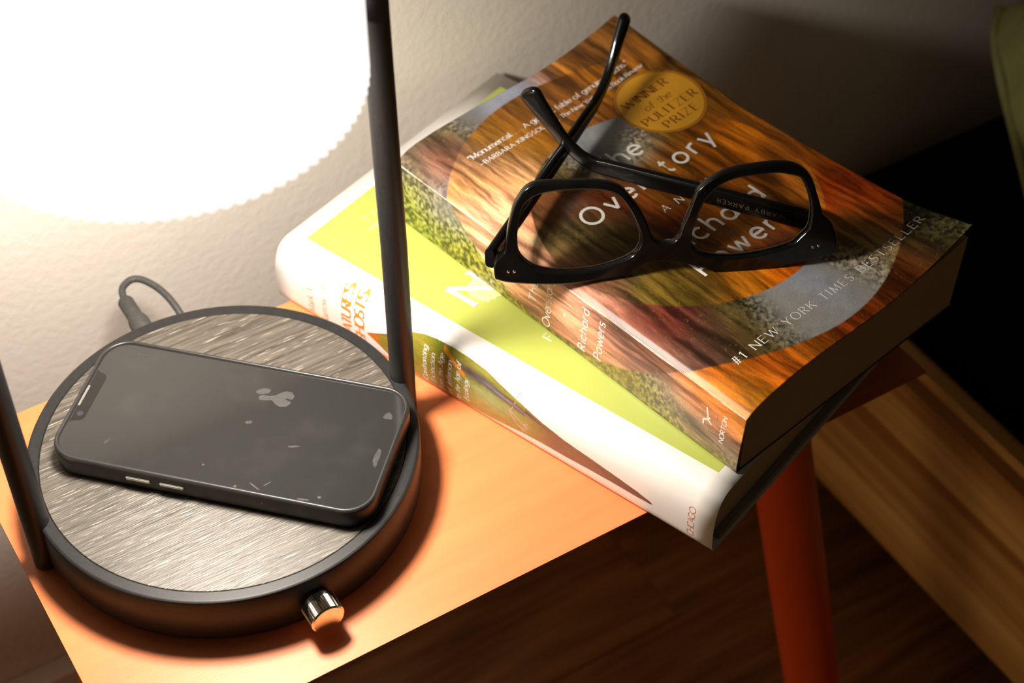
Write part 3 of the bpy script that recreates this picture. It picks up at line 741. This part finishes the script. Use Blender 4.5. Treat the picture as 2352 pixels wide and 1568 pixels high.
DSC = [(62,157,152,152,152),(76,160,150,154,160),(90,155,140,146,154),(70,147,120,134,150),(58,143,74,62,36),(52,150,92,80,40),(84,145,160,150,120),(98,142,124,94,22),(112,132,122,72,12),(120,112,196,108,16),(108,97,152,80,10),(126,88,132,72,16),(122,72,196,114,34),(104,122,152,82,12),(90,122,132,76,12),(75,117,142,92,18),(60,122,122,62,22),(46,124,116,52,22),(34,132,104,62,32),(30,116,62,56,32),(20,107,84,72,38),(14,97,140,92,66),(24,91,72,66,36),(38,98,82,58,22),(60,102,112,52,12),(80,97,122,62,12),(97,82,112,62,16),(86,72,132,76,12),(70,77,122,66,12),(55,82,98,42,12),(40,77,102,72,22),(30,72,114,92,32),(45,62,92,72,26),(56,52,206,124,22),(70,46,194,92,12),(84,52,172,82,12),(96,55,64,32,12),(62,62,112,62,16)]
def rbf(u, v, A, s):
    num = np.zeros(u.shape+(3,)); den = np.zeros(u.shape)
    # lamp falloff is worked into the albedo: divided out, then graded spine to fore-edge
    for (a, b, r_, g_, bl_) in A:
        wgt = np.exp(-((u-a)**2+((v-b)*.8)**2)/(2*s*s))+1e-9
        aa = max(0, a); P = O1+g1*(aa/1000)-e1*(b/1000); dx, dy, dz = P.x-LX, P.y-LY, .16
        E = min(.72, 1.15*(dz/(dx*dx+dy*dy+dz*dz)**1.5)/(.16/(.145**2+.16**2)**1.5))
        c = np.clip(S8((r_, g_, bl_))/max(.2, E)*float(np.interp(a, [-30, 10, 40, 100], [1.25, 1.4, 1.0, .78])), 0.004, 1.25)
        num += wgt[..., None]*c; den += wgt
    return num/den[..., None]
def art(u, v):
    du = 3.2*(fbm(u*.11, v*.05)-.5)*2; dv = 6*(fbm(u*.07+30, v*.05+8)-.5)*2
    uu, vv = u+du, v+dv
    stk = fbm(u*.42+3.5*fbm(u*.06, v*.03), v*.034, 6); stk2 = fbm(u*1.6+50, v*.16+3, 4)
    fol = fbm(u*.75+11, v*.75+7, 4); fin = fbm(u*1.9, v*1.9+90, 3)
    def shade(base, wood):
        lum = base.mean(-1, keepdims=True)
        greenish = np.clip((base[..., 1:2]/(base[..., 0:1]+1e-4)-.62)*4, 0, 1)
        sky = np.clip((base[..., 2:3]/(base[..., 0:1]+1e-4)-.62)*3.5, 0, 1)
        wv = ((.34+1.26*np.clip((stk-.5)*2.4+.5, 0, 1.1)*(.5+stk2))*(.72+.56*np.clip((fbm(u*.11+5, v*.018+2, 3)-.5)*3+.5, 0, 1)))[..., None]
        fv = (.22+1.6*np.clip((fol-.5)*3.2+.5, 0, 1.2)*(.4+1.2*fin))[..., None]
        sv = (.82+.36*fbm(u*.16, v*.16, 4))[..., None]
        f_ = wv*(1-greenish)+fv*greenish; f_ = f_*(1-sky)+sv*sky
        return base*f_
    o_ = shade(rbf(uu, vv, OUT, 8.0), 0); r_ = shade(rbf(uu, vv, RNG, 7.5), 1); d_ = shade(rbf(uu, vv, DSC, 6.5), 1)
    rr = np.hypot(u-70, v-104); rd = np.hypot(u-70, v-101)
    mr = np.clip((98.3-rr)/.5, 0, 1)[..., None]; md = np.clip((63.5-rd)/.5, 0, 1)[..., None]
    c = o_*(1-mr)+r_*mr; c = c*(1-md)+d_*md
    # pale twigs scribbled over the foliage
    tw = np.abs(fbm(u*.16+70, v*.16+20, 3)-.5); tm = (np.clip(.012-tw, 0, .012)/.012*np.clip((fol-.45)*4, 0, 1))[..., None]*.5
    c = c*(1-tm)+np.array([.55, .38, .12])*tm
    return np.clip(c*.56, .002, .85)
def grid_obj(name, U, Vv, surf, m, parent, th=.0003):
    """printed sheet: grid of points with its own thickness; U, Vv in mm"""
    uu, vv = np.meshgrid(U, Vv); nu, nv = len(U), len(Vv)
    P = surf(uu, vv).reshape(-1, 3)
    c = art(uu, vv).reshape(-1, 3)
    idx = np.arange(nu*nv).reshape(nv, nu)
    q = np.stack([idx[:-1, :-1], idx[:-1, 1:], idx[1:, 1:], idx[1:, :-1]], -1).reshape(-1, 4)
    me = bpy.data.meshes.new(name); nF = len(q)
    me.vertices.add(len(P)); me.vertices.foreach_set('co', P.astype(np.float32).ravel())
    me.loops.add(nF*4); me.loops.foreach_set('vertex_index', q.astype(np.int32).ravel())
    me.polygons.add(nF); me.polygons.foreach_set('loop_start', np.arange(0, nF*4, 4, dtype=np.int32))
    me.polygons.foreach_set('use_smooth', np.ones(nF, dtype=bool))
    me.update(calc_edges=True); me.validate()
    at = me.color_attributes.new('print', 'FLOAT_COLOR', 'POINT')
    at.data.foreach_set('color', np.concatenate([c, np.ones((len(c), 1))], 1).astype(np.float32).ravel())
    me.materials.append(m)
    o = link(bpy.data.objects.new(name, me), parent)
    s = o.modifiers.new('thickness', 'SOLIDIFY'); s.thickness = th; s.offset = -1
    return o
m_cover = attr_mat('paperback_print', .30, .5, 1400, .16)
SPX = 2.2
def cov_surf(u, v): return np.stack([u, v, cover_h(u, v)], -1)/1000
def spx(h): return np.interp(h, [0, 4, 15, 29.9], [.3, .1, .9, SPX])
def spn_surf(u, v):   # u runs from -29.9 (bottom) to 0 (crease)
    h = np.clip(u+29.95, 0, 29.95); return np.stack([spx(h)+0*v, v, h], -1)/1000
fc = grid_obj('front_cover', np.linspace(SPX, 139.7, 300), np.linspace(0, 209, 440), cov_surf, m_cover, pbk)
sp = grid_obj('spine', np.linspace(-29.95, 0, 70), np.linspace(0, 209, 440), spn_surf, m_cover, pbk)
m_backc = mat('brown_back_cover', (.10, .055, .02), .35, .5, var=(40, .5))
bm = bmesh.new(); box(bm, (.0003, 0, 0), (CW, CL, .0003)); bm_obj('back_cover', bm, m_backc, pbk)
# page block
bm = bmesh.new(); nu = 24
m_pages2 = pages_mat('tan_pages', (.55, .46, .32))
us = np.linspace(3.0, 140.2, nu)
rows = []
for v_ in np.linspace(.5, 208.5, 24):
    hh = np.minimum(cover_h(us, np.full(nu, v_))-.9, 35.2+.35*np.clip(cover_h(us, np.full(nu, v_))-35.2, 0, 20))
    hh = np.minimum(hh, cover_h(us, np.full(nu, v_))-.45)
    rows.append(([bm.verts.new((u_/1000, v_/1000, h_/1000)) for u_, h_ in zip(us, hh)], [bm.verts.new((u_/1000-(.0015 if i == nu-1 else 0), v_/1000, .0005)) for i, u_ in enumerate(us)]))
for a, b_ in zip(rows, rows[1:]):
    for i in range(nu-1):
        bm.faces.new((a[0][i], a[0][i+1], b_[0][i+1], b_[0][i])); bm.faces.new((a[1][i+1], a[1][i], b_[1][i], b_[1][i+1]))
    bm.faces.new((a[0][-1], a[1][-1], b_[1][-1], b_[0][-1])); bm.faces.new((a[0][0], b_[0][0], b_[1][0], a[1][0]))
for rr in (rows[0], rows[-1]):
    for i in range(nu-1): bm.faces.new((rr[0][i], rr[1][i], rr[1][i+1], rr[0][i+1]))
bm_obj('page_block', bm, m_pages2, pbk, angle=40)
# cover surface for lettering
def cvr(x, y):
    u, v = x*1000, y*1000; h = float(cover_h(u, v)); d = .5
    gx = (float(cover_h(u+d, v))-h)/d; gy = (float(cover_h(u, v+d))-h)/d
    return Vector((x, y, h/1000)), Vector((-gx, -gy, 1)).normalized()
def spf(h, v): return Vector((float(spx(h*1000))/1000, v, h)), Vector((-1, 0, .05)).normalized()
m_title = ink('white_title_ink', (.78, .75, .70))
def L_(s, x, y, c, w_, *a, slope=0.0, **k):
    v2, f2 = text2d(s, x/1000, y/1000, c/1000, w_/1000, *a, **k)
    return [(px, py+slope*(px-x/1000)) for px, py in v2], f2
lettering('title_lettering', [L_('The', 59.7, 135.2, 9.6, 25.5, .105), L_('Overstory', 32.0, 115.0, 9.6, 82.0, .105, slope=.045)], cvr, m_title, fc, .00008)
lettering('author_lettering', [L_('Richard', 45, 77.9, 9.6, 56, .105), L_('Powers', 45.5, 61.5, 9.6, 54, .105)], cvr, m_title, fc, .00008)
m_grink = ink('grey_ink', (.80, .78, .72))
lettering('subtitle_lettering', [L_('A NOVEL', 61.5, 100.2, 3.8, 31, .07, .035, True, .15)], cvr, m_grink, fc, .00008)
lettering('quote_lettering', [L_('`Monumental. . . . A gigantic fable of genuine truths."', 23.5, 182.3, 3.1, 99, .095, .06, True, space=.17), L_('-BARBARA KINGSOLVER,', 24.5, 176.4, 2.5, 47.5, .10, .06, True, space=.2), L_('The New York Times Book Review', 74.0, 176.4, 2.5, 52, .095, .06, True, .18, space=.2)], cvr, m_title, fc, .00008)
lettering('bestseller_lettering', [L_('#1 NEW YORK TIMES BESTSELLER', 17.5, 19.0, 3.9, 117, .09, .045, True)], cvr, m_grink, fc, .00008)
# prize seal
def disc_print(name, cu, cv, r0, r1, m, lift):
    V, F = [], []; n = 72; rings = [r0] if r0 > 0 else [0.001]
    rs = np.linspace(max(r0, .001), r1, 10 if r0 < .01 else 3)
    for r_ in rs:
        for i in range(n):
            a = 2*math.pi*i/n; P, N = cvr((cu+r_*math.cos(a))/1000, (cv+r_*math.sin(a))/1000); V.append(P+N*lift)
    for q in range(len(rs)-1):
        for i in range(n): F.append((q*n+i, q*n+(i+1) % n, (q+1)*n+(i+1) % n, (q+1)*n+i))
    return mesh_obj(name, V, F, m, fc)
m_seal = mat('gold_seal_ink', (.60, .29, .022), .35, .5, var=(120, .06)); m_maroon = ink('maroon_ink', (.10, .012, .006))
sc_u, sc_v = 114.6, 154.0
disc_print('prize_seal', sc_u, sc_v, 0, 21.6, m_seal, .00006)
for r_ in (21.55, 20.9, 20.3): disc_print('seal_ring', sc_u, sc_v, r_-.14, r_+.14, m_maroon, .00009)
lettering('seal_lettering', [L_('WINNER', 99.5, 160.2, 4.6, 27, .11, .03, True), L_('of the', 105.5, 153.2, 3.9, 16, .075, .04, True, .22), L_('PULITZER', 98.3, 146.0, 4.6, 33, .11, .03, True), L_('PRIZE', 104.5, 138.8, 4.6, 20.5, .11, .03, True)], cvr, m_maroon, fc, .00010)
# spine lettering: x up the spine, y towards the head
lettering('spine_title_lettering', [L_('The', 10.5, 116.0, 4.2, 11.5, .085, italic=.0), L_('Overstory', 2.2, 107.2, 4.2, 26.5, .085), L_('*', 15, 96.8, 6.5, None if False else 1, .15), L_('Richard', 4.2, 85.6, 4.2, 22.5, .085), L_('Powers', 5.6, 76.3, 4.2, 20.5, .085)], spf, m_title, sp, .00008)
lettering('publisher_lettering', [L_('NORTON', 10.2, 8.6, 2.2, 14.0, .13)], spf, m_title, sp, .00008)
def spine_strokes(name, lines, wd, m):
    V, F = [], []
    for ln in lines:
        for (h0, v0), (h1, v1) in zip(ln, ln[1:]):
            d = math.hypot(h1-h0, v1-v0) or 1; a, b_ = -(v1-v0)/d*wd/2, (h1-h0)/d*wd/2; b0 = len(V)
            for h_, v_ in ((h0+a, v0+b_), (h0-a, v0-b_), (h1-a, v1-b_), (h1+a, v1+b_)):
                P, N = spf(h_/1000, v_/1000); V.append(P+N*.00008)
            F.append((b0, b0+1, b0+2, b0+3))
    return mesh_obj(name, V, F, m, sp)
spine_strokes('logo_frame', [[(12.4,21.2),(23.6,21.2),(23.6,13.6),(12.4,13.6),(12.4,21.2)]], .14, ink('pale_frame_ink', (.55, .40, .33)))
spine_strokes('logo_gull', [[(13.2,19.6),(15.6,19.9),(17.0,17.6)],[(15.4,15.6),(17.0,17.6),(18.4,16.8)],[(17.0,17.6),(19.8,18.3),(22.6,19.2)]], .75, m_title)
# worn white crease along the spine edge
m_wear = mat('worn_paper_edge', (.62, .57, .50), .8, .1, var=(300, .3))
V, F = [], []
rnd = random.Random(5); n = 260
for i in range(n+1):
    v_ = .0002+.2086*i/n
    wdt = .00010+.00022*max(0, math.sin(i*.13)+.4+rnd.random()*.6)*(1.0 if v_ < .11 else .25)
    P = Vector((SPX/1000, v_, float(cover_h(SPX, v_*1000))/1000))
    V += [P+Vector((-.00005, 0, -wdt)), P+Vector((-.00004, 0, .00007)), P+Vector((wdt*1.2, 0, .00009+wdt*.3))]
for i in range(n):
    for q in (0, 1): F.append((i*3+q, i*3+q+1, (i+1)*3+q+1, (i+1)*3+q))
mesh_obj('crease_wear', V, F, m_wear, sp)

# ------------------------------------------------------------------ eyeglasses (upside down, half folded)
GA = Vector((.2801, .4265, .0690)); gd = Vector((.8993, -.4374, 0)).normalized()
gh = Vector((-gd.y, gd.x, 0)); TI = R(79)
gu = gh*math.cos(TI)+Vector((0, 0, math.sin(TI))); gn = gd.cross(gu)      # gn points to the viewer
gl = empty('eyeglasses', GA, 'black acetate eyeglasses lying upside down with crossed arms on the paperback', 'glasses')
m_acet = mat('black_acetate', (.0045, .0044, .0042), .14, .4, coat=.0, coat_rough=.05, var=(60, .4))
m_steel = mat('brushed_steel', (.62, .60, .55), .28, .5, metal=1.0, var=(400, .1))
OUTER = [(-22.1, 4.8), (-22.1, 12.0), (-18.5, 16.0), (-17.4, 20.3), (-16.2, 27.6), (-14.1, 36.8), (-11.6, 41.6), (-9.6, 44.7), (-5.9, 47.1), (0.4, 47.6), (8.4, 47.2), (16.3, 46.8), (24.3, 45.4), (29.2, 43.1), (31.6, 40.6), (34.9, 35.8), (39.4, 28.2), (42.3, 20.0), (44.7, 16.6), (47.5, 15.5), (50.2, 15.5), (53.2, 17.8), (54.6, 22.6), (56.7, 28.2), (58.7, 35.1), (60.2, 38.9), (63.0, 42.1), (67.4, 45.3), (73.0, 47.7), (80.6, 48.8), (90.0, 49.5), (97.7, 48.7), (102.9, 46.1), (106.7, 41.5), (109.2, 34.8), (111.3, 28.5), (112.9, 24.0), (116.4, 20.2), (119.0, 13.3), (119.9, 6.8), (118.6, 5.2), (109.1, 3.2), (97.4, 0.8), (85.5, -0.4), (77.9, -0.8), (69.6, 0.0), (65.7, 1.7), (58.4, 4.6), (52.9, 6.5), (47.6, 7.3), (41.8, 6.9), (38.1, 5.2), (33.3, 2.6), (27.0, 1.0), (18.7, -0.0), (8.4, -0.9), (-4.0, -0.1), (-16.4, 1.9), (-21.0, 3.6)]
LENS1 = [(-12.5, 22.7), (-11.8, 29.7), (-10.5, 35.6), (-8.5, 39.1), (-5.2, 41.8), (0.4, 43.2), (8.4, 43.6), (16.4, 43.2), (22.4, 42.3), (27.6, 40.0), (30.9, 36.1), (34.2, 30.3), (36.8, 23.5), (37.9, 18.7), (37.4, 14.9), (34.7, 10.8), (28.9, 7.9), (20.7, 5.6), (12.5, 4.8), (2.1, 5.5), (-4.8, 7.7), (-8.9, 10.9), (-12.0, 15.5)]
LENS2 = [(58.7, 17.4), (59.3, 22.2), (61.3, 29.2), (63.7, 34.7), (66.3, 38.4), (69.9, 41.6), (76.3, 44.0), (84.6, 44.8), (92.3, 45.1), (98.1, 43.8), (101.7, 42.3), (104.3, 38.2), (106.3, 33.2), (107.5, 27.4), (107.7, 22.5), (107.1, 18.0), (104.2, 14.2), (100.6, 10.8), (92.8, 8.5), (85.1, 7.1), (75.2, 6.7), (67.3, 7.8), (62.1, 10.3), (59.3, 13.7)]
def closed_smooth(pts, n=4):
    P = [Vector((x, y, 0)) for x, y in pts]; k = len(P); out = []
    for i in range(k):
        a, b, c, d = P[i-1], P[i], P[(i+1) % k], P[(i+2) % k]
        for q in range(n):
            t = q/n; p = .5*((2*b)+(c-a)*t+(2*a-5*b+4*c-d)*t*t+(3*b-a-3*c+d)*t**3); out.append((p.x, p.y))
    return out
def filled_curve(name, loops, half, bevel, m, parent):
    """flat plate with holes: a filled 2-D curve, extruded and with rounded edges, turned into a mesh"""
    cu = bpy.data.curves.new(name, 'CURVE'); cu.dimensions = '2D'; cu.fill_mode = 'BOTH'
    cu.extrude = max(0, half-bevel); cu.bevel_depth = bevel; cu.bevel_resolution = 3; cu.offset = -bevel
    for lp in loops:
        s = cu.splines.new('POLY'); s.points.add(len(lp)-1); s.use_cyclic_u = True
        for p, (x, y) in zip(s.points, lp): p.co = (x/1000, y/1000, 0, 1)
    co = bpy.data.objects.new(name, cu); col.objects.link(co)
    dg = bpy.context.evaluated_depsgraph_get(); me = bpy.data.meshes.new_from_object(co.evaluated_get(dg))
    bpy.data.objects.remove(co); bpy.data.curves.remove(cu)
    me.name = name; me.materials.clear(); me.materials.append(m)
    me.polygons.foreach_set('use_smooth', [True]*len(me.polygons)); me.set_sharp_from_angle(angle=R(35))
    return link(bpy.data.objects.new(name, me), parent)
GM = Matrix((gd, gu, gn)).transposed().to_4x4()
o1, l1, l2 = closed_smooth(OUTER, 3), closed_smooth(LENS1), closed_smooth(LENS2)
def gplace(o, depth):
    o.matrix_local = Matrix.Translation(gn*depth) @ GM
fr = filled_curve('front_frame', [o1, l1, l2], .0021, .0009, m_acet, gl); gplace(fr, -.0021)
m_lens = bpy.data.materials.new('clear_lens'); m_lens.use_nodes = True
nt = m_lens.node_tree; nt.nodes.clear(); out = nt.nodes.new('ShaderNodeOutputMaterial')
tr = nt.nodes.new('ShaderNodeBsdfTransparent'); tr.inputs[0].default_value = (.95, .955, .95, 1)
gs = nt.nodes.new('ShaderNodeBsdfGlossy'); gs.inputs['Roughness'].default_value = .02
fz = nt.nodes.new('ShaderNodeFresnel'); fz.inputs[0].default_value = 1.28
mxs = nt.nodes.new('ShaderNodeMixShader'); nt.links.new(fz.outputs[0], mxs.inputs[0]); nt.links.new(tr.outputs[0], mxs.inputs[1]); nt.links.new(gs.outputs[0], mxs.inputs[2]); nt.links.new(mxs.outputs[0], out.inputs[0])
m_edge = mat('lens_edge_glint', (.55, .53, .50), .15, .6, var=(400, .2))  # pale ring colours in the highlight along the lens bevel
def grow(lp, d):
    cx = sum(p[0] for p in lp)/len(lp); cy = sum(p[1] for p in lp)/len(lp)
    return [(x+(x-cx)/math.hypot(x-cx, y-cy)*d, y+(y-cy)/math.hypot(x-cx, y-cy)*d) for x, y in lp]
for lp in (l1, l2):
    le = filled_curve('lens', [grow(lp, .25)], .0008, .0002, m_lens, gl); gplace(le, -.0024)
    v, f = tube([Vector((x/1000, y/1000, 0)) for x, y in grow(lp, .12)]+[Vector((grow(lp, .12)[0][0]/1000, grow(lp, .12)[0][1]/1000, 0))], .00040, 8, False)
    ed = mesh_obj('lens_edge_glint', v, f, m_edge, le, True); ed.location = (0, 0, -.0010)
for x, y in ((-16.6, 7.5), (-14.1, 7.3), (109.5, 9.3), (111.8, 9.8)):
    v, f = lathe([(0, .00025), (.00055, .0002), (.0007, 0)], 20)
    rv = mesh_obj('rivet', v, f, m_steel, fr, True); rv.location = (x/1000, y/1000, .0021)
TL = [(0.2606, 0.441, 0.0815), (0.2878, 0.459, 0.0818), (0.3151, 0.477, 0.0822), (0.3431, 0.4956, 0.0825), (0.3517, 0.5013, 0.0829), (0.361, 0.5074, 0.0868), (0.3676, 0.5117, 0.0939), (0.3728, 0.5152, 0.1012), (0.3777, 0.5184, 0.1077)]
TR = [(0.3879, 0.3846, 0.0835), (0.3703, 0.4107, 0.0823), (0.3527, 0.4368, 0.0812), (0.3346, 0.4637, 0.08), (0.3302, 0.47, 0.0803), (0.3266, 0.4755, 0.0826), (0.3231, 0.4807, 0.0875), (0.3193, 0.4862, 0.0953), (0.3161, 0.491, 0.1021), (0.3137, 0.4946, 0.108)]
def temple(pts, hs, ths):
    P = smoothpath([Vector(p)-GA for p in pts], 8); n = len(P)
    u = [i/(n-1) for i in range(n)]
    rad = [(float(np.interp(t_, *ths)), float(np.interp(t_, *hs))) for t_ in u]
    # round the tip
    ext = (P[-1]-P[-2]).normalized()
    for k_, q in ((.0012, .93), (.0022, .78), (.0030, .5), (.0033, .15)):
        P.append(P[n-1]+ext*k_); rad.append((rad[n-1][0]*q, rad[n-1][1]*q))
    v, f = tube(P, rad, 28, True, refup=(0, 0, 1))
    return mesh_obj('temple', v, f, m_acet, gl, True)
HS = ([0, .3, .55, .72, .85, 1], [.0050, .0042, .0030, .0028, .0041, .0050]); TS = ([0, .5, .75, 1], [.0021, .0019, .0020, .0021])
t1 = temple(TL, HS, TS); t2 = temple(TR, HS, TS)
for tm in (t1, t2): tm.data.set_sharp_from_angle(angle=R(60))
# hinges: small steel barrels between frame and arm
for p, q in ((Vector(TL[0]), GA+gd*-.0185+gu*.0125-gn*.0045), (Vector(TR[0]), GA+gd*.1140+gu*.0150-gn*.0045)):
    c0 = q-GA; c1 = (p-GA)*.45+c0*.55
    v, f = tube([c0+gn*.002, c0, c1, (p-GA)*.8+c0*.2], [.0016, .0019, .0019, .0015], 14); mesh_obj('hinge', v, f, m_steel, gl, True)
# lettering inside the right-hand arm (upside down)
a0, a1 = Vector(TR[0])-GA, Vector(TR[3])-GA
ad = (a1-a0).normalized(); an = Vector((-ad.y, ad.x, 0)).normalized()
if an.dot(gn) < 0: an = -an
ab = ad.cross(an); ab = ab if ab.z > 0 else -ab
def tsurf(x, y): return a0+ad*(.016+x)-ab*(y-.0011)+an*.00212, an
lettering('maker_lettering', [text2d('WARBY PARKER', 0, 0, .0022, .030, .08)], tsurf, ink('faded_gold_ink', (.14, .10, .05)), t2, .00012)
